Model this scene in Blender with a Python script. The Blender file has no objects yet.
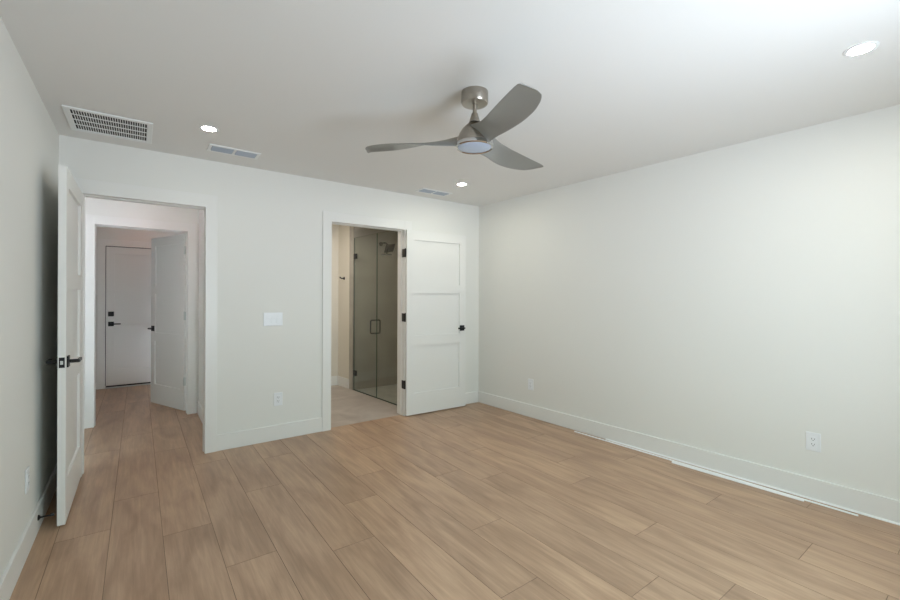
import bpy, bmesh, math, random
from mathutils import Vector, Matrix

random.seed(7)
scn = bpy.context.scene
COL = scn.collection

# ------------------------------------------------------------------ camera
F_PX, YAW, CAM_H, ROLL = 422.6, 0.6353, 1.3084, 0.0042
cam_d = bpy.data.cameras.new('camera')
cam = bpy.data.objects.new('camera', cam_d)
COL.objects.link(cam)
c_, s_ = math.cos(YAW), math.sin(YAW)
fw, r0, u0 = Vector((s_, c_, 0)), Vector((c_, -s_, 0)), Vector((0, 0, 1))
rt = r0 * math.cos(ROLL) + u0 * math.sin(ROLL)
up = -r0 * math.sin(ROLL) + u0 * math.cos(ROLL)
cam.matrix_world = Matrix(((rt.x, up.x, -fw.x, 0), (rt.y, up.y, -fw.y, 0), (rt.z, up.z, -fw.z, CAM_H), (0, 0, 0, 1)))
cam_d.sensor_width = 36.0
cam_d.lens = 36.0 * F_PX / 900.0
cam_d.shift_y = -3.1 / 900.0
cam_d.clip_start = 0.02
scn.camera = cam

# ------------------------------------------------------------------ world, exposure, light levels
scn.view_settings.view_transform = 'Standard'
scn.view_settings.look = 'None'
scn.view_settings.gamma = 1.0
scn.view_settings.use_curve_mapping = False
scn.view_settings.exposure = 0.08
scn.cycles.use_denoising = True
scn.cycles.max_bounces = 14
scn.cycles.diffuse_bounces = 8
scn.cycles.sample_clamp_indirect = 8.0

SKY_COL, SKY_STR = (5.7, 7.6, 8.1), 1.0
LAND_COL = (11.6, 12.8, 14.5)          # sunlit paving below the horizon
LAMP_COL = (1.0, 0.98, 0.83)
LAMP_STR = (55.0, 245.0, 330.0)        # by the grille, far right corner, nearest the camera
HALL_COL, HALL_STR = (1.0, 0.50, 0.44), 84.0
FOYER_FILL_COL, FOYER_FILL_STR = (1.0, 0.52, 0.40), 55.0  # unseen foyer light, added for the far door's panel shadows
BATH_COL, BATH_STR = (1.0, 0.93, 0.83), 760.0

w = bpy.data.worlds.new('sky')
scn.world = w
w.use_nodes = True
wn_, wl_ = w.node_tree.nodes, w.node_tree.links
bg = wn_['Background']
wtc = wn_.new('ShaderNodeTexCoord')
wsp = wn_.new('ShaderNodeSeparateXYZ')
wmr = wn_.new('ShaderNodeMapRange')
wmr.inputs['From Min'].default_value = -0.06
wmr.inputs['From Max'].default_value = 0.10
wmx = wn_.new('ShaderNodeMix'); wmx.data_type = 'RGBA'
wmx.inputs['A'].default_value = (*LAND_COL, 1)
wmx.inputs['B'].default_value = (*SKY_COL, 1)
wl_.new(wtc.outputs['Generated'], wsp.inputs[0])
wl_.new(wsp.outputs['Z'], wmr.inputs['Value'])
wl_.new(wmr.outputs['Result'], wmx.inputs['Factor'])
wl_.new(wmx.outputs['Result'], bg.inputs['Color'])
bg.inputs['Strength'].default_value = SKY_STR

# ------------------------------------------------------------------ room numbers (metres)
H = 2.44
XL, XR, D, TR = -0.4548, 3.4227, 4.0376, 0.0387    # left wall, right wall at the back corner, back wall, right wall's lean
WT = 0.12                                            # wall thickness
DB = D + WT                                          # far face of the back wall
YR = -0.45                                           # rear wall, behind the camera
def xr(y):
    return XR + (D - y) * TR

# ------------------------------------------------------------------ materials
def mat(name, col, rough=0.5, metal=0.0, bump=None, emit=None, spec=0.5):
    m = bpy.data.materials.new(name)
    m.use_nodes = True
    nt = m.node_tree
    b = nt.nodes['Principled BSDF']
    b.inputs['Base Color'].default_value = (*col, 1)
    b.inputs['Roughness'].default_value = rough
    b.inputs['Metallic'].default_value = metal
    b.inputs['Specular IOR Level'].default_value = spec
    if emit:
        b.inputs['Emission Color'].default_value = (*emit[0], 1)
        b.inputs['Emission Strength'].default_value = emit[1]
    if bump:
        tc = nt.nodes.new('ShaderNodeTexCoord')
        nz = nt.nodes.new('ShaderNodeTexNoise')
        nz.inputs['Scale'].default_value = bump[0]
        nz.inputs['Detail'].default_value = 4
        bp = nt.nodes.new('ShaderNodeBump')
        bp.inputs['Strength'].default_value = bump[1]
        bp.inputs['Distance'].default_value = 0.002
        nt.links.new(tc.outputs['Object'], nz.inputs['Vector'])
        nt.links.new(nz.outputs['Fac'], bp.inputs['Height'])
        nt.links.new(bp.outputs['Normal'], b.inputs['Normal'])
    return m

M_WALL = mat('wall_paint', (0.78, 0.78, 0.745), 0.6, bump=(180, 0.06))
M_CEIL = mat('ceiling_paint', (0.76, 0.76, 0.745), 0.75, bump=(120, 0.08))
M_TRIM = mat('trim_paint', (0.80, 0.80, 0.775), 0.35)
M_DOOR = mat('door_paint', (0.80, 0.80, 0.775), 0.38)
M_PLATE = mat('plate_plastic', (0.82, 0.84, 0.86), 0.3)
M_SLOT = mat('socket_slot', (0.03, 0.03, 0.035), 0.5)
M_BLACK = mat('black_hardware', (0.012, 0.012, 0.013), 0.4, 0.3)
M_STEEL = mat('steel', (0.62, 0.66, 0.64), 0.4, 0.5)
M_CHROME = mat('chrome', (0.62, 0.62, 0.62), 0.12, 1.0)
M_VENT = mat('vent_white', (0.80, 0.82, 0.82), 0.4)
M_DUCT = mat('duct_dark', (0.045, 0.045, 0.047), 0.8)  # dark sheets paint the shade inside the ducts, no holes cut
M_LOUV = mat('vent_louver', (0.40, 0.46, 0.55), 0.35, 0.1)
M_FLENS = mat('fan_lens', (0.46, 0.54, 0.68), 0.25)  # blue of reflected daylight put into the lens base colour
M_BATHW = mat('bath_paint', (0.70, 0.66, 0.58), 0.6)
M_STRIP = mat('loose_trim', (0.88, 0.89, 0.89), 0.35)
M_WLAMP = [mat('lamp_lens', (0.9, 0.9, 0.9), 0.4, emit=(LAMP_COL, v)) for v in LAMP_STR]
M_HLAMP = mat('hall_lamp_lens', (0.9, 0.9, 0.9), 0.4, emit=(HALL_COL, HALL_STR))
M_FFILL = mat('foyer_fill_lens', (0.9, 0.9, 0.9), 0.4, emit=(FOYER_FILL_COL, FOYER_FILL_STR))
M_BLAMP = mat('bath_lamp_lens', (0.9, 0.9, 0.9), 0.4, emit=(BATH_COL, BATH_STR))

def brushed(name, col, rough, axis):
    m = mat(name, col, rough, 1.0)
    nt = m.node_tree
    b = nt.nodes['Principled BSDF']
    tc = nt.nodes.new('ShaderNodeTexCoord')
    mp = nt.nodes.new('ShaderNodeMapping')
    mp.inputs['Scale'].default_value = axis
    nz = nt.nodes.new('ShaderNodeTexNoise')
    nz.inputs['Scale'].default_value = 6
    mr = nt.nodes.new('ShaderNodeMapRange')
    mr.inputs['To Min'].default_value = rough - 0.07
    mr.inputs['To Max'].default_value = rough + 0.07
    nt.links.new(tc.outputs['Object'], mp.inputs['Vector'])
    nt.links.new(mp.outputs['Vector'], nz.inputs['Vector'])
    nt.links.new(nz.outputs['Fac'], mr.inputs['Value'])
    nt.links.new(mr.outputs['Result'], b.inputs['Roughness'])
    return m
M_NICKEL = brushed('brushed_nickel', (0.40, 0.365, 0.32), 0.30, (2, 2, 60))
M_BLADE = brushed('silver_blade', (0.31, 0.315, 0.30), 0.40, (40, 4, 4))
M_BLADE.node_tree.nodes['Principled BSDF'].inputs['Metallic'].default_value = 0.45

def glass(name, tint):
    m = bpy.data.materials.new(name)
    m.use_nodes = True
    nt = m.node_tree
    nt.nodes.clear()
    out = nt.nodes.new('ShaderNodeOutputMaterial')
    tr = nt.nodes.new('ShaderNodeBsdfTransparent')
    tr.inputs['Color'].default_value = (*tint, 1)
    gl = nt.nodes.new('ShaderNodeBsdfGlossy')
    gl.inputs['Roughness'].default_value = 0.02
    lw = nt.nodes.new('ShaderNodeLayerWeight'); lw.inputs['Blend'].default_value = 0.5
    pw = nt.nodes.new('ShaderNodeMath'); pw.operation = 'POWER'; pw.inputs[1].default_value = 4.0
    fr = nt.nodes.new('ShaderNodeMath'); fr.operation = 'MULTIPLY_ADD'; fr.inputs[1].default_value = 0.6; fr.inputs[2].default_value = 0.035
    nt.links.new(lw.outputs['Facing'], pw.inputs[0]); nt.links.new(pw.outputs[0], fr.inputs[0])
    mx = nt.nodes.new('ShaderNodeMixShader')
    nt.links.new(fr.outputs[0], mx.inputs['Fac'])
    nt.links.new(tr.outputs['BSDF'], mx.inputs[1])
    nt.links.new(gl.outputs['BSDF'], mx.inputs[2])
    nt.links.new(mx.outputs['Shader'], out.inputs['Surface'])
    return m
M_GLASS = glass('shower_glass', (0.935, 0.95, 0.925))
M_GEDGE = mat('glass_edge', (0.10, 0.14, 0.12), 0.2)
M_PANE = glass('window_glass', (0.97, 0.98, 0.98))

def wood():
    m = bpy.data.materials.new('oak_plank')
    m.use_nodes = True
    nt = m.node_tree
    N, L = nt.nodes, nt.links
    b = N['Principled BSDF']
    b.inputs['Specular IOR Level'].default_value = 0.5
    at = N.new('ShaderNodeAttribute'); at.attribute_name = 'tone'
    sep = N.new('ShaderNodeSeparateColor'); L.new(at.outputs['Color'], sep.inputs['Color'])
    tc = N.new('ShaderNodeTexCoord')
    off = N.new('ShaderNodeCombineXYZ')
    mul = N.new('ShaderNodeMath'); mul.operation = 'MULTIPLY'; mul.inputs[1].default_value = 37.0
    L.new(sep.outputs['Green'], mul.inputs[0])
    L.new(mul.outputs[0], off.inputs['X']); L.new(mul.outputs[0], off.inputs['Y'])
    add = N.new('ShaderNodeVectorMath'); add.operation = 'ADD'
    L.new(tc.outputs['Object'], add.inputs[0]); L.new(off.outputs[0], add.inputs[1])
    def noise(scale, sc, det, dist=0.0):
        mp = N.new('ShaderNodeMapping'); mp.inputs['Scale'].default_value = sc
        L.new(add.outputs[0], mp.inputs['Vector'])
        nz = N.new('ShaderNodeTexNoise')
        nz.inputs['Scale'].default_value = scale; nz.inputs['Detail'].default_value = det
        nz.inputs['Distortion'].default_value = dist
        L.new(mp.outputs[0], nz.inputs['Vector'])
        return nz.outputs['Fac']
    broad = noise(1.0, (9, 1.8, 1), 4, 0.8)
    grain = noise(1.0, (60, 3.0, 1), 5, 0.4)
    fine = noise(1.0, (240, 9.0, 1), 3)
    def ramp(fac, p0, c0, p1, c1):
        r = N.new('ShaderNodeValToRGB')
        r.color_ramp.elements[0].position = p0; r.color_ramp.elements[0].color = (*c0, 1)
        r.color_ramp.elements[1].position = p1; r.color_ramp.elements[1].color = (*c1, 1)
        L.new(fac, r.inputs['Fac']); return r.outputs['Color']
    def mixc(kind, fac, a, c):
        x = N.new('ShaderNodeMix'); x.data_type = 'RGBA'; x.blend_type = kind
        if isinstance(fac, float): x.inputs['Factor'].default_value = fac
        else: L.new(fac, x.inputs['Factor'])
        L.new(a, x.inputs['A']); L.new(c, x.inputs['B'])
        return x.outputs['Result']
    base = ramp(broad, 0.30, WOOD_DARK, 0.66, WOOD_LIGHT)
    g = ramp(grain, 0.25, (0.72, 0.70, 0.68), 0.75, (1.05, 1.05, 1.05))
    col = mixc('MULTIPLY', 0.8, base, g)
    f = ramp(fine, 0.2, (0.86, 0.85, 0.84), 0.8, (1.06, 1.06, 1.06))
    col = mixc('MULTIPLY', 0.6, col, f)
    t = ramp(sep.outputs['Red'], 0.0, (0.93, 0.925, 0.925), 1.0, (1.05, 1.045, 1.03))
    col = mixc('MULTIPLY', 1.0, col, t)
    L.new(col, b.inputs['Base Color'])
    rr = N.new('ShaderNodeMapRange'); rr.inputs['To Min'].default_value = 0.30; rr.inputs['To Max'].default_value = 0.44
    L.new(grain, rr.inputs['Value']); L.new(rr.outputs['Result'], b.inputs['Roughness'])
    bp = N.new('ShaderNodeBump'); bp.inputs['Strength'].default_value = 0.12; bp.inputs['Distance'].default_value = 0.001
    L.new(fine, bp.inputs['Height']); L.new(bp.outputs['Normal'], b.inputs['Normal'])
    return m
WOOD_DARK, WOOD_LIGHT = (0.405, 0.262, 0.172), (0.565, 0.382, 0.256)
M_WOOD = wood()
M_GROOVE = mat('plank_groove', (0.16, 0.105, 0.07), 0.7)

def stone(name, c0, c1, scale, rough, tile=None, grout=(0.3, 0.28, 0.26)):
    m = bpy.data.materials.new(name)
    m.use_nodes = True
    nt = m.node_tree
    N, L = nt.nodes, nt.links
    b = N['Principled BSDF']; b.inputs['Roughness'].default_value = rough
    tc = N.new('ShaderNodeTexCoord')
    nz = N.new('ShaderNodeTexNoise'); nz.inputs['Scale'].default_value = scale; nz.inputs['Detail'].default_value = 7
    nz.inputs['Distortion'].default_value = 0.8
    L.new(tc.outputs['Object'], nz.inputs['Vector'])
    r = N.new('ShaderNodeValToRGB')
    r.color_ramp.elements[0].position = 0.32; r.color_ramp.elements[0].color = (*c0, 1)
    r.color_ramp.elements[1].position = 0.68; r.color_ramp.elements[1].color = (*c1, 1)
    L.new(nz.outputs['Fac'], r.inputs['Fac'])
    col = r.outputs['Color']
    if tile:
        mp = N.new('ShaderNodeMapping'); mp.inputs['Rotation'].default_value = tile[2]
        L.new(tc.outputs['Object'], mp.inputs['Vector'])
        br = N.new('ShaderNodeTexBrick')
        br.offset = 0.5; br.inputs['Scale'].default_value = 1.0
        br.inputs['Brick Width'].default_value = tile[0]; br.inputs['Row Height'].default_value = tile[1]
        br.inputs['Mortar Size'].default_value = 0.002
        br.inputs['Color1'].default_value = (1, 1, 1, 1); br.inputs['Color2'].default_value = (0.95, 0.95, 0.95, 1)
        br.inputs['Mortar'].default_value = (*grout, 1)
        L.new(mp.outputs[0], br.inputs['Vector'])
        x = N.new('ShaderNodeMix'); x.data_type = 'RGBA'; x.blend_type = 'MULTIPLY'; x.inputs['Factor'].default_value = 1.0
        L.new(col, x.inputs['A']); L.new(br.outputs['Color'], x.inputs['B'])
        col = x.outputs['Result']
    L.new(col, b.inputs['Base Color'])
    return m
M_BTILE = stone('bath_floor_tile', (0.40, 0.34, 0.30), (0.52, 0.46, 0.41), 3.0, 0.45, (0.6, 0.6, (0, 0, 0)), (0.82, 0.80, 0.78))
M_STILE = stone('shower_wall_tile', (0.34, 0.315, 0.275), (0.44, 0.41, 0.36), 2.2, 0.4, (0.6, 0.3, (math.pi / 2, 0, 0)), (0.88, 0.88, 0.88))
M_SFLOOR = stone('shower_floor_tile', (0.42, 0.41, 0.38), (0.52, 0.51, 0.48), 8.0, 0.4)

# ------------------------------------------------------------------ mesh helpers
class MB:
    """collects shapes; build() links them as ONE mesh object"""
    def __init__(s): s.bm = bmesh.new()
    def box(s, x0, x1, y0, y1, z0, z1):
        return s.prism([(x0, y0), (x1, y0), (x1, y1), (x0, y1)], z0, z1)
    def prism(s, poly, z0, z1):
        n = len(poly)
        lo = [s.bm.verts.new((x, y, z0)) for x, y in poly]
        hi = [s.bm.verts.new((x, y, z1)) for x, y in poly]
        s.bm.faces.new(lo[::-1]); s.bm.faces.new(hi)
        for i in range(n):
            s.bm.faces.new((lo[i], lo[(i + 1) % n], hi[(i + 1) % n], hi[i]))
        return s
    def loft(s, rings, cap=True):
        R = [[s.bm.verts.new(p) for p in ring] for ring in rings]
        n = len(R[0])
        for a, b in zip(R, R[1:]):
            for i in range(n):
                s.bm.faces.new((a[i], a[(i + 1) % n], b[(i + 1) % n], b[i]))
        if cap:
            s.bm.faces.new(R[0][::-1]); s.bm.faces.new(R[-1])
        return s
    def lathe(s, prof, seg=48, axis='Z', at=(0, 0, 0)):
        rings = []
        for r, z in prof:
            ring = []
            for i in range(seg):
                a = 2 * math.pi * i / seg
                u, v = max(r, 1e-5) * math.cos(a), max(r, 1e-5) * math.sin(a)
                p = {'Z': (u, v, z), 'X': (z, u, v), 'Y': (v, z, u)}[axis]
                ring.append((p[0] + at[0], p[1] + at[1], p[2] + at[2]))
            rings.append(ring)
        return s.loft(rings)
    def cyl(s, a, b, r, seg=20, r2=None):
        a, b = Vector(a), Vector(b)
        d = (b - a).normalized()
        q = d.orthogonal().normalized(); t = d.cross(q)
        rings = []
        for p, rr in ((a, r), (b, r if r2 is None else r2)):
            rings.append([p + (q * math.cos(2 * math.pi * i / seg) + t * math.sin(2 * math.pi * i / seg)) * rr for i in range(seg)])
        return s.loft(rings)
    def tube(s, pts, r, seg=14):
        pts = [Vector(p) for p in pts]
        rings, q = [], None
        for i, p in enumerate(pts):
            d = (pts[min(i + 1, len(pts) - 1)] - pts[max(i - 1, 0)]).normalized()
            q = d.orthogonal().normalized() if q is None else (q - d * q.dot(d)).normalized()
            t = d.cross(q)
            rings.append([p + (q * math.cos(2 * math.pi * k / seg) + t * math.sin(2 * math.pi * k / seg)) * r for k in range(seg)])
        return s.loft(rings)
    def build(s, name, m, parent=None, bevel=0.0, smooth=False, loc=None, rot=None, segs=2):
        bmesh.ops.recalc_face_normals(s.bm, faces=s.bm.faces)
        me = bpy.data.meshes.new(name)
        if smooth:
            for f in s.bm.faces: f.smooth = True
        s.bm.to_mesh(me); s.bm.free()
        for x in (m if isinstance(m, (list, tuple)) else [m]): me.materials.append(x)
        if smooth: me.set_sharp_from_angle(angle=math.radians(40))
        o = bpy.data.objects.new(name, me)
        COL.objects.link(o)
        if parent: o.parent = parent
        if loc: o.location = loc
        if rot: o.rotation_euler = rot
        if bevel:
            bv = o.modifiers.new('bevel', 'BEVEL')
            bv.width = bevel; bv.segments = segs; bv.limit_method = 'ANGLE'; bv.angle_limit = math.radians(40)
        return o

def tag(o, label, cat, group=None, kind=None):
    o['label'] = label; o['category'] = cat
    if group: o['group'] = group
    if kind: o['kind'] = kind
    return o
def struct(o, label, cat): return tag(o, label, cat, kind='structure')
def empty(name, loc, rz=0.0):
    o = bpy.data.objects.new(name, None)
    COL.objects.link(o)
    o.location = loc; o.rotation_euler = (0, 0, rz); o.empty_display_size = 0.1
    return o

# ------------------------------------------------------------------ the floor: oak planks, one mesh
PW, PL, PX0 = 0.2325, 1.522, -0.3535
PHASE = {0: 3.03, 1: 3.42, 2: 2.77, 3: 2.275, 4: 3.07, 5: 2.10, 6: 2.532, 7: 2.866, 8: 1.83, 9: 2.535, 10: 2.30,
         11: 1.263, 12: 0.35, 13: 0.665, 14: 1.19, 15: 1.9, 16: 0.8, -1: 2.4, -2: 3.3, -3: 2.7}
TONE = {}
def plank_floor():
    bm = bmesh.new()
    lay = bm.loops.layers.float_color.new('tone')
    g, dep = 0.0011, 0.0015
    def quad(ps, mi, t):
        f = bm.faces.new([bm.verts.new(p) for p in ps])
        f.material_index = mi
        for l in f.loops: l[lay] = t
    for k in range(-3, 18):
        x0, x1 = PX0 + k * PW, PX0 + (k + 1) * PW
        y_lo = YR - 0.1 if k >= -1 else DB - 0.3
        y_hi = 7.8 if x0 < 0.56 else D + 0.052
        ph = PHASE.get(k, 0.5)
        n0 = math.floor((y_lo - ph) / PL)
        y = ph + n0 * PL
        while y < y_hi:
            a, b = max(y, y_lo), min(y + PL, y_hi)
            if b - a > 0.01:
                t = (random.random(), random.random(), 0, 1)
                quad([(x0 + g, a + g, 0), (x1 - g, a + g, 0), (x1 - g, b - g, 0), (x0 + g, b - g, 0)], 0, t)
                for (p, q, r_, s2) in (((x0, a), (x1, a), (x1 - g, a + g), (x0 + g, a + g)),
                                       ((x1, a), (x1, b), (x1 - g, b - g), (x1 - g, a + g)),
                                       ((x1, b), (x0, b), (x0 + g, b - g), (x1 - g, b - g)),
                                       ((x0, b), (x0, a), (x0 + g, a + g), (x0 + g, b - g))):
                    quad([(*p, -dep), (*q, -dep), (*r_, 0), (*s2, 0)], 1, t)
            y += PL
    def slab(x0, x1, y0, y1):
        z = -dep - 0.0005; zb = -0.08
        for ps in ([(x0, y0, z), (x1, y0, z), (x1, y1, z), (x0, y1, z)], [(x0, y0, zb), (x0, y1, zb), (x1, y1, zb), (x1, y0, zb)],
                   [(x0, y0, zb), (x1, y0, zb), (x1, y0, z), (x0, y0, z)], [(x1, y0, zb), (x1, y1, zb), (x1, y1, z), (x1, y0, z)],
                   [(x1, y1, zb), (x0, y1, zb), (x0, y1, z), (x1, y1, z)], [(x0, y1, zb), (x0, y0, zb), (x0, y0, z), (x0, y1, z)]):
            quad(ps, 1, (0.5, 0.5, 0, 1))
    slab(PX0 - PW, PX0 + 18 * PW, YR - 0.1, D + 0.052)
    slab(PX0 - 3 * PW, PX0 + 4 * PW, D + 0.052, 7.8)
    me = bpy.data.meshes.new('floor')
    bm.to_mesh(me); bm.free()
    me.materials.append(M_WOOD); me.materials.append(M_GROOVE)
    o = bpy.data.objects.new('floor', me)
    COL.objects.link(o)
    return o
struct(plank_floor(), 'light oak plank floor running through the bedroom and hall', 'floor')

o = MB().box(0.9, 3.6, D + 0.053, 6.1, -0.08, 0.0).build('floor', M_BTILE)
struct(o, 'beige stone tile floor of the bathroom behind the right doorway', 'floor')

# ------------------------------------------------------------------ the shell
# back wall with two doorways
E0, E1, EH = -0.325, 0.447, 2.045      # entry opening
B0, B1, BH = 1.522, 2.345, 2.042       # bathroom opening
JT = 0.02
b = MB()
b.box(XL - WT, E0 - JT, D, DB, 0, H)
b.box(E0 - JT, E1 + JT, D, DB, EH + JT, H)
b.box(E1 + JT, B0 - JT, D, DB, 0, H)
b.box(B0 - JT, B1 + JT, D, DB, BH + JT, H)
b.box(B1 + JT, 3.62, D, DB, 0, H)
struct(b.build('wall_back', M_WALL), 'off white back wall with the two doorways', 'wall')
o = MB().box(XL - WT, XL, YR - WT, D, 0, H).build('wall_left', M_WALL)
struct(o, 'off white left wall behind the open bedroom door', 'wall')
o = MB().prism([(xr(D), D), (xr(YR - WT), YR - WT), (xr(YR - WT) + WT, YR - WT), (xr(D) + WT, D)], 0, H).build('wall_right', M_WALL)
struct(o, 'long plain off white wall on the right', 'wall')
WX0, WX1, WZ0, WZ1 = 1.00, 2.25, 0.25, 2.12
b = MB()
b.box(XL, WX0, YR - WT, YR, 0, H); b.box(WX1, xr(YR), YR - WT, YR, 0, H)
b.box(WX0, WX1, YR - WT, YR, 0, WZ0); b.box(WX0, WX1, YR - WT, YR, WZ1, H)
struct(b.build('wall_rear', M_WALL), 'off white window wall behind the camera', 'wall')
o = MB().prism([(XL - WT, YR - WT), (xr(YR) + WT, YR - WT), (xr(D) + WT, D + 0.06), (XL - WT, D + 0.06)], H, H + 0.1).build('ceiling', M_CEIL)
struct(o, 'smooth off white bedroom ceiling with the fan', 'ceiling')
# window behind the camera
wn = MB()
for x0, x1, z0, z1 in ((WX0, WX0 + 0.05, WZ0, WZ1), (WX1 - 0.05, WX1, WZ0, WZ1), (WX0, WX1, WZ0, WZ0 + 0.05), (WX0, WX1, WZ1 - 0.05, WZ1),
                       ((WX0 + WX1) / 2 - 0.03, (WX0 + WX1) / 2 + 0.03, WZ0, WZ1)):
    wn.box(x0, x1, YR - 0.09, YR - 0.03, z0, z1)
wn = struct(wn.build('window_1', M_TRIM), 'white framed double window behind the camera', 'window')
MB().box(WX0 + 0.05, WX1 - 0.05, YR - 0.064, YR - 0.058, WZ0 + 0.05, WZ1 - 0.05).build('pane', M_PANE, wn)
port = bpy.data.lights.new('window_portal', 'AREA')
port.shape = 'RECTANGLE'; port.size = WX1 - WX0; port.size_y = WZ1 - WZ0
port.cycles.is_portal = True
po = bpy.data.objects.new('window_portal', port); COL.objects.link(po)
po.location = ((WX0 + WX1) / 2, YR - WT - 0.02, (WZ0 + WZ1) / 2); po.rotation_euler = (math.pi / 2, 0, 0)   # shines towards +Y

# hall and foyer seen through the entry
HX = 0.545                              # hall's right wall
Y2, Y3 = 5.48, 7.65
F0, F1, FH = -0.350, 0.436, 2.015       # opening in the hall's end wall
b = MB().box(HX, HX + WT, DB, Y2, 0, H)
struct(b.build('wall_hall_right', M_WALL), 'short hall wall just past the entry doorway on its right', 'wall')
b = MB().box(-0.80, -0.68, DB, Y2, 0, H)
struct(b.build('wall_hall_left', M_WALL), 'hidden hall wall just past the entry doorway on its left', 'wall')
b = MB()
b.box(-1.1, F0 - JT, Y2, Y2 + WT, 0, H); b.box(F1 + JT, 0.80, Y2, Y2 + WT, 0, H)
b.box(F0 - JT, F1 + JT, Y2, Y2 + WT, FH + JT, H)
struct(b.build('wall_hall_end', M_WALL), 'hall end wall around the second doorway', 'wall')
G0, G1, GH = -0.374, 0.490, 2.005       # front door
b = MB()
b.box(-1.1, G0 - JT, Y3, Y3 + WT, 0, H); b.box(G1 + JT, 0.80, Y3, Y3 + WT, 0, H)
b.box(G0 - JT, G1 + JT, Y3, Y3 + WT, GH + JT, H)
struct(b.build('wall_foyer_end', M_WALL), 'farthest wall around the closed door', 'wall')
struct(MB().box(-1.1, -0.98, Y2 + WT, Y3, 0, H).build('wall_foyer_left', M_WALL), 'foyer wall left of the closed far door', 'wall')
struct(MB().box(0.66, 0.80, Y2 + WT, Y3, 0, H).build('wall_foyer_right', M_WALL), 'foyer wall behind the half open door', 'wall')
struct(MB().box(-1.1, 0.80, D + 0.06, Y3 + WT, H, H + 0.1).build('ceiling', M_CEIL), 'hall and foyer ceiling beyond the entry doorway', 'ceiling')

# bathroom seen through the right doorway
BX0 = 0.95
YF = 6.02
def xg(y): return 2.418 + (5.56 - y) * 0.075        # line of the shower glass
struct(MB().box(BX0 - 0.1, BX0, DB, YF, 0, H).build('wall_bath_left', M_BATHW), 'bathroom wall on the left of its doorway', 'wall')
struct(MB().box(BX0 - 0.1, 3.62, YF, YF + 0.1, 0, H).build('wall_bath_far', M_BATHW), 'far cream bathroom wall', 'wall')
o = MB().prism([(xg(YF), YF), (xg(5.565), 5.565), (3.5, 5.565), (3.5, YF)], 0, H).build('wall_bath_partition', M_BATHW)
struct(o, 'cream partition wall beside the shower with a black hook', 'wall')
b = MB()
b.box(xg(5.565) - 0.004, 3.43, 5.545, 5.565, 0, H)
b.prism([(xg(5.66) - 0.008, 5.66), (xg(5.545) - 0.008, 5.545), (xg(5.545), 5.545), (xg(5.66), 5.66)], 0, H)
struct(b.build('wall_shower_back', M_STILE), 'grey tiled back wall of the shower', 'wall')
struct(MB().box(3.40, 3.62, DB, 5.545, 0, H).build('wall_shower_right', M_STILE), 'grey tiled right wall of the shower', 'wall')
struct(MB().prism([(xg(4.19) + 0.02, DB), (3.40, DB), (3.40, DB + 0.015), (xg(4.19) + 0.02, DB + 0.015)], 0, H).build('wall_shower_near', M_STILE),
       'grey tiled near wall of the shower', 'wall')
struct(MB().box(BX0 - 0.1, 3.62, D + 0.06, YF + 0.1, H, H + 0.1).build('ceiling', M_CEIL), 'bathroom ceiling behind the right doorway', 'ceiling')
o = MB().prism([(xg(5.54) + 0.03, 5.54), (xg(4.19) + 0.03, 4.19), (3.39, 4.19), (3.39, 5.54)], 0.0005, 0.004).build('floor', M_SFLOOR)
struct(o, 'pale shower floor behind the glass', 'floor')

# ------------------------------------------------------------------ trim: casings with their jambs, baseboards
CT, CW = 0.018, 0.087
def casing(name, x0, x1, zt, yf, yb, label, cw_top=0.10, left_w=CW, right_w=CW):
    """casing on the face yf (towards the camera), jamb through to yb"""
    m = MB()
    m.box(x0 - left_w, x0, yf - CT, yf, 0, zt + cw_top)
    m.box(x1, x1 + right_w, yf - CT, yf, 0, zt + cw_top)
    m.box(x0, x1, yf - CT, yf, zt, zt + cw_top)
    r = m.build(name, M_TRIM, bevel=0.0015)
    struct(r, label, 'door casing')
    j = MB()
    j.box(x0 - JT + 0.001, x0, yf, yb, 0, zt); j.box(x1, x1 + JT - 0.001, yf, yb, 0, zt)
    j.box(x0 - JT + 0.001, x1 + JT - 0.001, yf, yb, zt, zt + JT - 0.001)
    j.build('jamb', M_TRIM, r)
    s = MB()
    ys = yf + 0.045
    s.box(x0, x0 + 0.006, ys, ys + 0.035, 0, zt); s.box(x1 - 0.006, x1, ys, ys + 0.035, 0, zt)
    s.box(x0 + 0.006, x1 - 0.006, ys, ys + 0.035, zt - 0.006, zt)
    s.build('door_stop_bead', M_TRIM, r)
    m2 = MB()
    m2.box(x0 - left_w, x0, yb, yb + CT, 0, zt + cw_top); m2.box(x1, x1 + right_w, yb, yb + CT, 0, zt + cw_top)
    m2.box(x0, x1, yb, yb + CT, zt, zt + cw_top)
    m2.build('casing', M_TRIM, r, bevel=0.0015)
    return r
casing('trim_1', E0, E1, EH, D, DB, 'white casing around the wide entry doorway', 0.105)
casing('trim_2', B0, B1, BH, D, DB, 'white casing around the bathroom doorway', 0.095)
casing('trim_3', F0, F1, FH, Y2, Y2 + WT, 'white casing around the second doorway at the end of the hall', 0.09)
m = MB()
m.box(G0 - CW, G0, Y3 - CT, Y3, 0, GH + 0.09); m.box(G1, G1 + CW, Y3 - CT, Y3, 0, GH + 0.09); m.box(G0, G1, Y3 - CT, Y3, GH, GH + 0.09)
r = struct(m.build('trim_4', M_TRIM, bevel=0.0015), 'white casing around the closed far door', 'door casing')
j = MB()
j.box(G0 - JT, G0 - 0.003, Y3, Y3 + 0.1, 0, GH); j.box(G1 + 0.003, G1 + JT, Y3, Y3 + 0.1, 0, GH); j.box(G0 - JT, G1 + JT, Y3, Y3 + 0.1, GH + 0.003, GH + JT)
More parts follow.
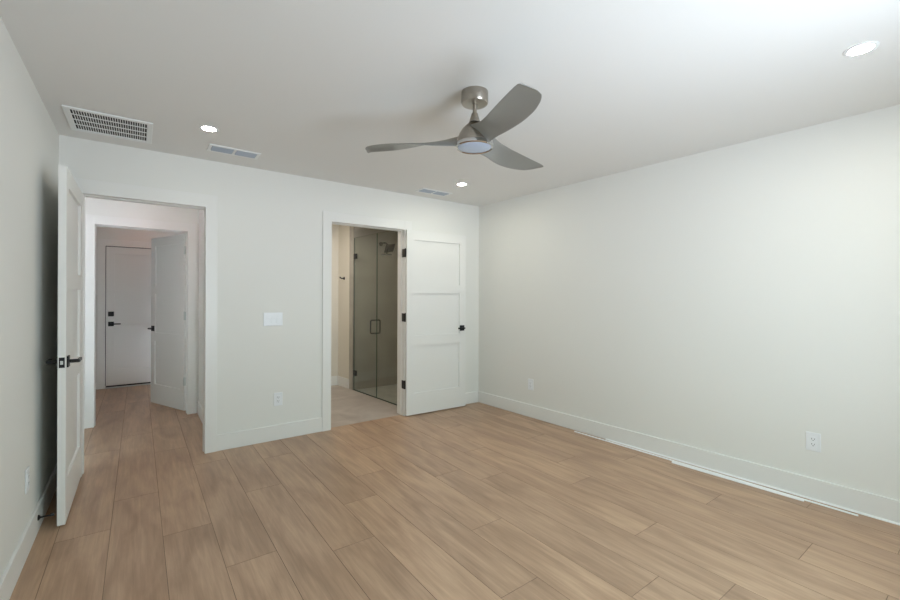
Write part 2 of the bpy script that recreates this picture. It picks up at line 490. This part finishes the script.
j.box(G0 - 0.005, G0 + 0.012, Y3 + 0.053, Y3 + 0.1, 0, GH); j.box(G1 - 0.012, G1 + 0.005, Y3 + 0.053, Y3 + 0.1, 0, GH); j.box(G0, G1, Y3 + 0.053, Y3 + 0.1, GH - 0.012, GH + 0.005)
j.box(G0, G1, Y3 + 0.056, Y3 + 0.1, 0.0125, 0.03)
j.build('jamb', M_TRIM, r)
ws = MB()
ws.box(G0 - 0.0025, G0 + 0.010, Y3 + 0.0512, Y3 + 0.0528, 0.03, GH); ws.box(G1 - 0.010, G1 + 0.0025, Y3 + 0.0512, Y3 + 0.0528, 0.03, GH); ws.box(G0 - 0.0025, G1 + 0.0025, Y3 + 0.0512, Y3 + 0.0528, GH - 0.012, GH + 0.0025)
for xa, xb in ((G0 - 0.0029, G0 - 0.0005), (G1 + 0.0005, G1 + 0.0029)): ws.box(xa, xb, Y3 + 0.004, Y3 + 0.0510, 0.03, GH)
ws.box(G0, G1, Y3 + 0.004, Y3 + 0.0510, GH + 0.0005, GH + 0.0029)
ws.build('gap_shade', M_SLOT, r)['label'] = 'black strips painting the shade in the door gaps'  # dark strips stand in for shade in the gaps around the far door
MB().box(G0, G1, Y3 - 0.03, Y3 + 0.1, 0, 0.012).build('sill', M_STEEL, r)['label'] = 'metal door sill'

BBH, BBT = 0.137, 0.014
def base(name, segs, label):
    m = MB()
    for poly in segs: m.prism(poly, 0, BBH)
    return struct(m.build(name, M_TRIM, bevel=0.003), label, 'baseboard')
def ybar(x0, x1, y): return [(x0, y - BBT), (x1, y - BBT), (x1, y), (x0, y)]
base('baseboard_left', [[(XL, YR), (XL + BBT, YR), (XL + BBT, D), (XL, D)]], 'white baseboard along the left wall')
base('baseboard_back', [ybar(XL + BBT, E0 - CW, D), ybar(E1 + CW, B0 - CW, D), ybar(B1 + CW, XR - BBT, D)], 'white baseboard along the back wall')
base('baseboard_right', [[(xr(D) - BBT, D), (xr(YR) - BBT, YR), (xr(YR), YR), (xr(D), D)]], 'white baseboard along the long right wall')
base('baseboard_rear', [ybar(XL + BBT, xr(YR) - BBT, YR + BBT)], 'white baseboard behind the camera')
base('baseboard_hall_right', [[(HX - BBT, DB + CT), (HX, DB + CT), (HX, Y2 - CT), (HX - BBT, Y2 - CT)]], 'white baseboard on the short hall wall')
base('baseboard_foyer', [ybar(-0.98, G0 - CW, Y3)], 'white baseboard left of the closed far door')
base('baseboard_bath_far', [ybar(BX0, xg(YF) - BBT, YF)], 'white baseboard on the far bathroom wall')
base('baseboard_bath_partition', [[(xg(YF), YF), (xg(YF) - BBT, YF), (xg(5.675) - BBT, 5.675), (xg(5.675), 5.675)]], 'white baseboard below the black hook in the bathroom')

# ------------------------------------------------------------------ doors
DT = 0.035
def door(name, loc, rz, wd, ht, y0, label, t=0.035, e=0.0142):
    """hinge at the origin, width along +x, slab from y0 to y0 + DT"""
    r = empty(name, loc, rz)
    struct(r, label, 'door')
    st = 0.093
    k = ht / 2.03
    rails = [(0, 0.235), (0.762 - 0.0, 0.868), (1.337, 1.437), (1.925, 2.03)]
    rails = [(a * k, b2 * k) for a, b2 in rails]
    m = MB()
    y1 = y0 + t
    m.box(0, st, y0, y1, 0, ht); m.box(wd - st, wd, y0, y1, 0, ht)
    for a, b2 in rails: m.box(st, wd - st, y0, y1, a, b2)
    m.build('door_frame', M_DOOR, r)
    for (a, b2), (c2, d2) in zip(rails, rails[1:]):
        p = MB()
        z0, z1, xa, xb = b2, c2, st, wd - st
        p.box(xa, xb, y0 + e, y1 - e, z0, z1)
        p.build('panel', M_DOOR, r)
    return r
def lever(root, x, z, yface, side, toward, long=0.105, deadbolt=None):
    """square rosette and flat lever on the face yface; side = -1/+1 outward along y; toward = -1/+1 lever along x"""
    y = yface
    h = MB()
    a, b2 = sorted((y, y + side * 0.009))
    h.box(x - 0.032, x + 0.032, a, b2, z - 0.032, z + 0.032)
    h = h.build('door_handle', M_BLACK, root, bevel=0.002)
    h['label'] = 'black square door handle'
    t = MB()
    t.cyl((x, y + side * 0.009, z), (x, y + side * 0.05, z), 0.0105)
    a, b2 = sorted((y + side * 0.042, y + side * 0.056))
    x0, x1 = sorted((x - toward * 0.012, x + toward * long))
    t.box(x0, x1, a, b2, z - 0.0085, z + 0.0085)
    t.build('lever', M_BLACK, h, bevel=0.002)
    return h
def hinge(root, x, y, z, m, leaf_to):
    """barrel at (x, y), one leaf on the jamb and one on the door edge"""
    h = MB()
    h.cyl((x, y, z - 0.046), (x, y, z + 0.046), 0.0065, 14)
    h.cyl((x, y, z + 0.046), (x, y, z + 0.052), 0.004, 10)
    x0, x1, y0, y1 = leaf_to
    h.box(x0, x1, y0, y1, z - 0.045, z + 0.045)
    h.build('hinge', m, root)['label'] = 'black door hinge' if m is M_BLACK else 'steel door hinge'

ZD = 0.011
# bedroom entry door, folded back towards the left wall
d1 = door('door_1', (E0 - 0.002, D - CT - 0.004, ZD), math.radians(-90.15), 0.80, 2.03, -DT, 'white three panel bedroom door opened flat against the left wall')
lever(d1, 0.742, 0.917, 0.0, 1, -1); lever(d1, 0.742, 0.917, -DT, -1, -1)
lp = MB().box(0.80, 0.8015, -DT / 2 - 0.0125, -DT / 2 + 0.0125, 0.917 - 0.029, 0.917 + 0.029).build('latch_plate', M_BLACK, d1)
lp['label'] = 'black latch plate'
MB().box(0.8015, 0.808, -DT / 2 - 0.006, -DT / 2 + 0.006, 0.917 - 0.010, 0.917 + 0.010).build('latch_bolt', M_STEEL, lp)
# bathroom door, folded against the back wall
d2 = door('door_2', (B1 + 0.003, 3.976, ZD), math.radians(-1.9), 0.80, 2.028, 0.0, 'white three panel bathroom door folded open against the back wall')
lever(d2, 0.742, 0.930, 0.0, -1, -1, 0.085)
for z in (1.775, 1.07, 0.335): hinge(d2, -0.006, 0.022, z, M_BLACK, (-0.0135, -0.0105, 0.022, 0.085))
# half open door beyond the hall
d3 = door('door_3', (F1 - 0.017, Y2 + WT + 0.014, ZD), math.radians(112.7), 0.765, 1.995, -DT, 'white three panel door standing half open past the hall')
lever(d3, 0.708, 0.90, 0.0, 1, -1, 0.09); lever(d3, 0.708, 0.90, -DT, -1, -1, 0.09)
for z in (1.81, 1.07, 0.33): hinge(d3, -0.005, 0.006, z, M_STEEL, (-0.014, -0.0005, -0.03, 0.004))
# closed front door
d4 = door('door_4', (G0 + 0.007, Y3 + 0.005, 0.034), 0.0, G1 - G0 - 0.014, 1.964, 0.0, 'closed white panelled far door with black lock at the end of the hall', 0.045, 0.019)
MB().box(0, G1 - G0 - 0.014, 0.003, DT - 0.003, -0.021, -0.0005).build('bottom_strip', M_SLOT, d4)['label'] = 'dark strip for the line under the door'  # dark strip draws the line below the far door
lever(d4, 0.056, 0.872, 0.0, -1, 1, 0.11)
db = MB(); db.box(0.056 - 0.033, 0.056 + 0.033, -0.014, 0, 1.013 - 0.033, 1.013 + 0.033)
db.build('deadbolt', M_BLACK, d4, bevel=0.003)['label'] = 'black square deadbolt'

# ------------------------------------------------------------------ ceiling fan
fan = empty('ceiling_fan', (1.493, 1.802, H))
tag(fan, 'brushed nickel three blade ceiling fan with round light', 'ceiling fan')
fz = lambda z: z - H
MB().lathe([(0.0, 0), (0.0735, 0), (0.0745, -0.003), (0.0745, -0.058), (0.070, -0.066), (0.030, -0.070), (0.0, -0.070)], 64).build('canopy', M_NICKEL, fan, smooth=True)
MB().cyl((0, 0, -0.068), (0, 0, -0.185), 0.0115, 24).build('downrod', M_NICKEL, fan, smooth=True)
MB().lathe([(0.0125, -0.116), (0.017, -0.118), (0.022, -0.135), (0.031, -0.165), (0.033, -0.170), (0.012, -0.171)], 40).build('coupling_cover', M_NICKEL, fan, smooth=True)
MB().lathe([(0.012, -0.168), (0.030, -0.172), (0.050, -0.186), (0.070, -0.208), (0.086, -0.234), (0.096, -0.262), (0.099, -0.280), (0.097, -0.292), (0.0, -0.293)], 64).build('motor_housing', M_NICKEL, fan, smooth=True)
MB().lathe([(0.0915, -0.284), (0.101, -0.285), (0.1055, -0.293), (0.1050, -0.304), (0.099, -0.310), (0.0925, -0.306), (0.0915, -0.296)], 64).build('light_ring', M_CHROME, fan, smooth=True)
MB().lathe([(0.0, -0.292), (0.0914, -0.292), (0.0914, -0.305), (0.080, -0.309), (0.050, -0.312), (0.0, -0.313)], 64).build('light_lens', M_FLENS, fan, smooth=True)['label'] = 'frosted round light lens'
def blade_mb(ang):
    m = MB()
    R0, R1 = 0.055, 0.650
    ctrl = [(0.0, 0.135, -0.004, 48, -0.258), (0.10, 0.120, -0.002, 43, -0.264), (0.22, 0.114, 0.004, 33, -0.271), (0.38, 0.138, 0.012, 20, -0.276), (0.55, 0.166, 0.016, 11, -0.277),
            (0.72, 0.172, 0.012, 7, -0.277), (0.86, 0.154, 0.002, 6, -0.275), (0.94, 0.128, -0.010, 6, -0.274), (0.98, 0.085, -0.030, 6, -0.273), (1.0, 0.014, -0.066, 6, -0.273)]
    def ev(s):
        for a, b2 in zip(ctrl, ctrl[1:]):
            if s <= b2[0]:
                t = (s - a[0]) / (b2[0] - a[0])
                return [a[i] + (b2[i] - a[i]) * t for i in range(1, 5)]
        return list(ctrl[-1][1:])
    def evs(s):
        e = 0.035 if s < 0.9 else 0.01
        v = [ev(min(1, max(0, s + d))) for d in (-e, -e / 2, 0, e / 2, e)]
        return [sum(q[i] for q in v) / 5 for i in range(4)]
    S = [i / 26 * 0.9 for i in range(27)] + [0.92, 0.94, 0.955, 0.97, 0.98, 0.99, 0.996, 1.0]
    rings = []
    ca, sa = math.cos(ang), math.sin(ang)
    for s in S:
        ch, of, pit, z = evs(s)
        if s > 0.985: ch *= 1 - 0.25 * (s - 0.985) / 0.015
        r = R0 + (R1 - R0) * s
        th = 0.0075 * (1.4 - 0.7 * s)
        p = math.radians(pit)
        ring = []
        n = 20
        for i in range(n):
            a = 2 * math.pi * i / n
            u = math.cos(a) * ch / 2
            v = math.sin(a) * th / 2 + 0.05 * ch * (1 - (2 * u / ch) ** 2)
            t = of + u * math.cos(p) + v * math.sin(p)          # tangential (counter-clockwise, the low edge)
            zz = z - u * math.sin(p) + v * math.cos(p)
            ring.append((ca * r - sa * t, sa * r + ca * t, zz))
        rings.append(ring)
    return m.loft(rings)
for a in (132.5, 12.5, -107.5):
    blade_mb(math.radians(a)).build('blade', M_BLADE, fan, smooth=True)

# ------------------------------------------------------------------ recessed lights
def downlight(x, y, m, label, grp):
    r = empty('recessed_light', (x, y, H))
    tag(r, label, 'ceiling light', grp)
    MB().lathe([(0.0425, -0.0005), (0.060, -0.0005), (0.060, -0.003), (0.054, -0.006), (0.045, -0.005), (0.0425, -0.002)], 48).build('trim_ring', M_VENT, r, smooth=True)
    MB().lathe([(0.0, -0.001), (0.042, -0.001), (0.042, -0.003), (0.0, -0.0035)], 40).build('light_lens', m, r, smooth=True)['label'] = 'glowing lens'
    return r
G1_ = 'recessed lights in the bedroom ceiling'
downlight(0.380, 3.269, M_WLAMP[0], 'small round recessed light on the ceiling near the square return grille', G1_)
downlight(2.605, 3.345, M_WLAMP[1], 'small round recessed light on the ceiling near the far right corner', G1_)
downlight(2.630, 0.439, M_WLAMP[2], 'round recessed light on the ceiling nearest the camera at top right', G1_)
downlight(0.05, 4.85, M_HLAMP, 'recessed light out of sight above the short hall', 'recessed lights beyond the doorways')
downlight(0.06, 7.20, M_FFILL, 'added fill light out of sight above the closed far door', 'recessed lights beyond the doorways')  # added lamp, steep light to shade the recessed door panels
downlight(1.75, 5.05, M_BLAMP, 'recessed light out of sight above the bathroom floor', 'recessed lights beyond the doorways')

# ------------------------------------------------------------------ vents in the ceiling
def grille():
    x0, x1, y0, y1 = -0.372, 0.074, 3.385, 3.835
    r = empty('return_air_grille', ((x0 + x1) / 2, (y0 + y1) / 2, H))
    tag(r, 'large square white return air grille on the ceiling at upper left', 'air vent')
    w2, h2, bd = (x1 - x0) / 2, (y1 - y0) / 2, 0.032
    m = MB()
    m.box(-w2, w2, -h2, -h2 + bd, -0.010, -0.0005); m.box(-w2, w2, h2 - bd, h2, -0.010, -0.0005)
    m.box(-w2, -w2 + bd, -h2 + bd, h2 - bd, -0.010, -0.0005); m.box(w2 - bd, w2, -h2 + bd, h2 - bd, -0.010, -0.0005)
    m.build('frame', M_VENT, r, bevel=0.003)
    MB().box(-w2 + bd, w2 - bd, -h2 + bd, h2 - bd, -0.0012, -0.0005).build('duct_shade_sheet', M_DUCT, r)['label'] = 'dark sheet painting the duct shade behind the grille'
    m = MB()
    iw, ih = w2 - bd, h2 - bd
    for i in range(1, 4):
        y = -ih + 2 * ih * i / 4
        m.box(-iw, iw, y - 0.005, y + 0.005, -0.005, -0.0013)
    n = 30
    for i in range(1, n):
        x = -iw + 2 * iw * i / n
        m.box(x - 0.002, x + 0.002, -ih, ih, -0.004, -0.0013)
    m.build('grid', M_VENT, r)
grille()
def register(xc, yc, w_, d_, label):
    r = empty('ceiling_vent', (xc, yc, H))
    tag(r, label, 'air vent', 'supply vents in the bedroom ceiling')
    w2, h2, bd = w_ / 2, d_ / 2, 0.022
    m = MB()
    m.box(-w2, w2, -h2, -h2 + bd, -0.008, -0.0005); m.box(-w2, w2, h2 - bd, h2, -0.008, -0.0005)
    m.box(-w2, -w2 + bd, -h2 + bd, h2 - bd, -0.008, -0.0005); m.box(w2 - bd, w2, -h2 + bd, h2 - bd, -0.008, -0.0005)
    m.box(-0.009, 0.009, -h2 + bd, h2 - bd, -0.008, -0.0005)
    m.build('frame', M_VENT, r, bevel=0.002)
    MB().box(-w2 + bd, w2 - bd, -h2 + bd, h2 - bd, -0.0012, -0.0005).build('duct_shade_sheet', M_DUCT, r)['label'] = 'dark sheet painting the duct shade behind the louvers'
    ih = h2 - bd
    for xa, xb in ((-w2 + bd, -0.009), (0.009, w2 - bd)):
        m = MB()
        nv = 3
        for k in range(nv):
            y_a = -ih + 2 * ih * k / nv + 0.003
            y_b = -ih + 2 * ih * (k + 1) / nv - 0.010
            rings = []
            for xx in (xa + 0.002, xb - 0.002):
                top = [(xx, y_a + (y_b - y_a) * q / 6, -0.0022 - 0.0085 * math.sin(math.pi / 2 * (q / 6)) ** 1.5) for q in range(7)]
                ring = top + [(x_, y_, z_ + 0.0009) for x_, y_, z_ in reversed(top)]
                rings.append(ring)
            m.loft(rings)
        m.build('louver_bank', M_LOUV, r)['label'] = 'grey curved louvers'
register(0.600, 3.668, 0.36, 0.165, 'slim ceiling vent with grey louvers beside the recessed light at left')
register(2.560, 3.770, 0.38, 0.160, 'slim ceiling vent with grey louvers above the bathroom doorway')

# ------------------------------------------------------------------ switch, outlets, door stop
def plate_thing(name, loc, rz, w_, label, cat, grp=None):
    """plate in the xz plane, its front towards -y"""
    r = empty(name, loc, rz)
    tag(r, label, cat, grp)
    MB().box(-w_ / 2, w_ / 2, -0.006, -0.0003, -0.060, 0.060).build('cover_plate', M_PLATE, r, bevel=0.003)
    return r
def outlet(loc, rz, label):
    r = plate_thing('wall_outlet', loc, rz, 0.076, label, 'outlet', 'wall outlets of the bedroom')
    rec = MB().box(-0.0165, 0.0165, -0.0085, -0.0055, -0.0335, 0.0335).build('receptacle', M_PLATE, r, bevel=0.001)
    m = MB()
    for zc in (0.017, -0.017):
        m.box(-0.008, -0.0055, -0.0089, -0.008, zc - 0.002, zc + 0.007); m.box(0.0055, 0.008, -0.0089, -0.008, zc - 0.002, zc + 0.006)
        m.cyl((0, -0.0089, zc - 0.008), (0, -0.008, zc - 0.008), 0.0026, 12)
    m.build('socket', M_SLOT, rec)['label'] = 'dark socket slots'
outlet((1.030, D, 0.369), 0, 'white outlet on the back wall below the light switch')
ar = math.atan(TR)
outlet((xr(0.81), 0.81, 0.374), -math.pi / 2 + ar, 'white outlet on the right wall nearest the camera, above loose trim strips')
outlet((xr(3.19), 3.19, 0.355), -math.pi / 2 + ar, 'white outlet on the right wall near the far corner')
outlet((XL, 3.004, 0.368), math.pi / 2, 'white outlet on the left wall seen nearly edge on')
sw = plate_thing('light_switch', (0.984, D, 1.10), 0, 0.165, 'white three gang light switch on the back wall between the doorways', 'light switch')
for x in (-0.046, 0, 0.046):
    rk = MB()
    rk.loft([[(x - 0.0165, -0.0055, -0.0335), (x + 0.0165, -0.0055, -0.0335), (x + 0.0165, -0.0105, -0.0335), (x - 0.0165, -0.0105, -0.0335)],
             [(x - 0.0165, -0.0055, 0.0), (x + 0.0165, -0.0055, 0.0), (x + 0.0165, -0.0075, 0.0), (x - 0.0165, -0.0075, 0.0)],
             [(x - 0.0165, -0.0055, 0.0335), (x + 0.0165, -0.0055, 0.0335), (x + 0.0165, -0.0085, 0.0335), (x - 0.0165, -0.0085, 0.0335)]])
    rk.build('rocker', M_PLATE, sw)
ds = empty('door_stop', (XL + BBT, 3.21, 0.085))
tag(ds, 'black rigid door stop on the left baseboard behind the bedroom door', 'door stop')
MB().lathe([(0.0, 0.0005), (0.015, 0.0005), (0.015, 0.004), (0.007, 0.010), (0.0, 0.010)], 24, 'X').build('base', M_BLACK, ds, smooth=True)
MB().cyl((0.009, 0, 0), (0.052, 0, 0), 0.0045, 16).build('rod', M_BLACK, ds, smooth=True)
MB().lathe([(0.0, 0.050), (0.009, 0.050), (0.0095, 0.060), (0.006, 0.066), (0.0, 0.066)], 24, 'X').build('rubber_tip', M_BLACK, ds, smooth=True)

# ------------------------------------------------------------------ loose trim strips on the floor
def strip(p, q, r_, label):
    """quarter round moulding lying on the floor from p to q"""
    a, b2 = Vector((*p, 0.0005)), Vector((*q, 0.0005))
    d = (b2 - a).normalized(); n = Vector((0, 0, 1)).cross(d)     # n points to +X for a run towards -Y
    prof = [(r_, 0.0), (r_, r_)] + [(r_ - r_ * math.sin(t * math.pi / 12), r_ * math.cos(t * math.pi / 12)) for t in range(1, 7)]
    m = MB()
    m.loft([[e + n * u + Vector((0, 0, v)) for u, v in prof] for e in (a, b2)])
    o = m.build('trim_strip', M_STRIP)
    return tag(o, label, 'trim strip', 'loose trim strips along the right wall')
strip((3.418, 2.590), (3.482, 0.585), 0.008, 'middle long white trim strip lying on the floor along the right wall')
strip((3.405, 1.650), (3.449, 0.835), 0.012, 'short white trim strip lying outermost from the right wall')
strip((xr(2.28) - BBT - 0.0115, 2.28), (xr(-0.3) - BBT - 0.0115, -0.3), 0.010, 'long white trim strip lying tight against the right baseboard')

# ------------------------------------------------------------------ shower
sh = empty('shower_screen', (xg(4.93), 4.93, 0.004))
tag(sh, 'frameless clear glass shower screen with hinged door in the bathroom', 'shower screen')
def gpt(y, off, z): return Vector((xg(y) + off - xg(4.93), y - 4.93, z))
GT = 2.12
def gpanel(name, ya, yb, z0, z1):
    m = MB()
    m.loft([[gpt(ya, 0, z0), gpt(ya, 0.01, z0), gpt(ya, 0.01, z1), gpt(ya, 0, z1)], [gpt(yb, 0, z0), gpt(yb, 0.01, z0), gpt(yb, 0.01, z1), gpt(yb, 0, z1)]])
    o = m.build(name, [M_GLASS, M_GEDGE], sh)
    o['label'] = 'clear glass panel'
    for f in o.data.polygons:
        if abs(f.normal.x) < 0.9: f.material_index = 1
    return o
gd = gpanel('glass_door', 5.540, 4.937, 0.008, GT)
gf = gpanel('glass_panel', 4.930, DB + 0.02, 0.0, GT)
for z in (1.862, 0.240):
    m = MB()
    for o2 in (-0.006, 0.0105):
        m.loft([[gpt(5.544, o2, z - 0.035), gpt(5.544, o2 + 0.0055, z - 0.035), gpt(5.544, o2 + 0.0055, z + 0.035), gpt(5.544, o2, z + 0.035)],
                [gpt(5.475, o2, z - 0.035), gpt(5.475, o2 + 0.0055, z - 0.035), gpt(5.475, o2 + 0.0055, z + 0.035), gpt(5.475, o2, z + 0.035)]])
    m.build('glass_hinge', M_BLACK, gd, bevel=0.001)['label'] = 'black glass hinge'
m = MB()
for sgn, o0 in ((-1, 0.0), (1, 0.01)):
    e = 0.062 * sgn
    m.tube([gpt(4.97, o0, 1.0), gpt(4.97, o0 + e * 0.85, 1.0), gpt(4.97, o0 + e, 0.99), gpt(4.97, o0 + e, 0.84), gpt(4.97, o0 + e * 0.85, 0.83), gpt(4.97, o0, 0.83)], 0.009)
m.build('pull_handle', mat('dark_metal', (0.10, 0.10, 0.095), 0.35, 0.6), gd, smooth=True)['label'] = 'metal pull handle'
m = MB()
m.loft([[gpt(y, -0.004, 0), gpt(y, 0.014, 0), gpt(y, 0.014, 0.006), gpt(y, -0.004, 0.006)] for y in (5.54, DB + 0.02)])
m.build('floor_seal', M_GEDGE, sh)

hd = empty('showerhead', (2.835, 5.545, 2.075))
M_BRONZE = mat('dark_fixture', (0.05, 0.048, 0.042), 0.35, 0.5)
tag(hd, 'dark shower head on the grey tiled shower wall', 'shower head')
MB().lathe([(0, -0.0005), (0.030, -0.0005), (0.030, -0.006), (0.02, -0.010), (0, -0.010)], 28, 'Y').build('flange', M_BRONZE, hd, smooth=True)
MB().tube([(0, -0.005, 0), (0, -0.08, 0.005), (0, -0.15, 0.0), (0, -0.20, -0.03)], 0.011).build('arm', M_BRONZE, hd, smooth=True)
m = MB()
for r2, z2, r3, z3 in ((0.074, 0.0, 0.074, 0.011), (0.030, 0.011, 0.022, 0.042)):
    m.loft([[(sx * q, sy * q, zz) for sx, sy in ((-1, -1), (1, -1), (1, 1), (-1, 1))] for q, zz in ((r2, z2), (r3, z3))])
m.build('spray_head', M_BRONZE, hd, bevel=0.004, loc=(0.03, -0.22, -0.085), rot=(math.radians(-42), math.radians(-12), 0))
m = MB()
m.lathe([(0, 0), (0.075, 0), (0.078, 0.006), (0.075, 0.012), (0, 0.014)], 36)
m.build('rain_disc', M_BRONZE, hd, smooth=True, loc=(-0.04, -0.25, -0.185))
MB().tube([(0, -0.20, -0.03), (-0.01, -0.225, -0.10), (-0.04, -0.25, -0.175)], 0.009).build('neck', M_BRONZE, hd, smooth=True)

hk = empty('robe_hook', (xg(5.83), 5.83, 1.57))
tag(hk, 'black robe hook on the cream wall left of the shower glass', 'hook')
MB().lathe([(0, -0.0005), (0.022, -0.0005), (0.022, -0.007), (0, -0.008)], 24, 'X').build('base', M_BLACK, hk, smooth=True)
MB().tube([(-0.006, 0, 0), (-0.05, 0, 0), (-0.062, 0, 0.008), (-0.066, 0, 0.022)], 0.008).build('peg', M_BLACK, hk, smooth=True)
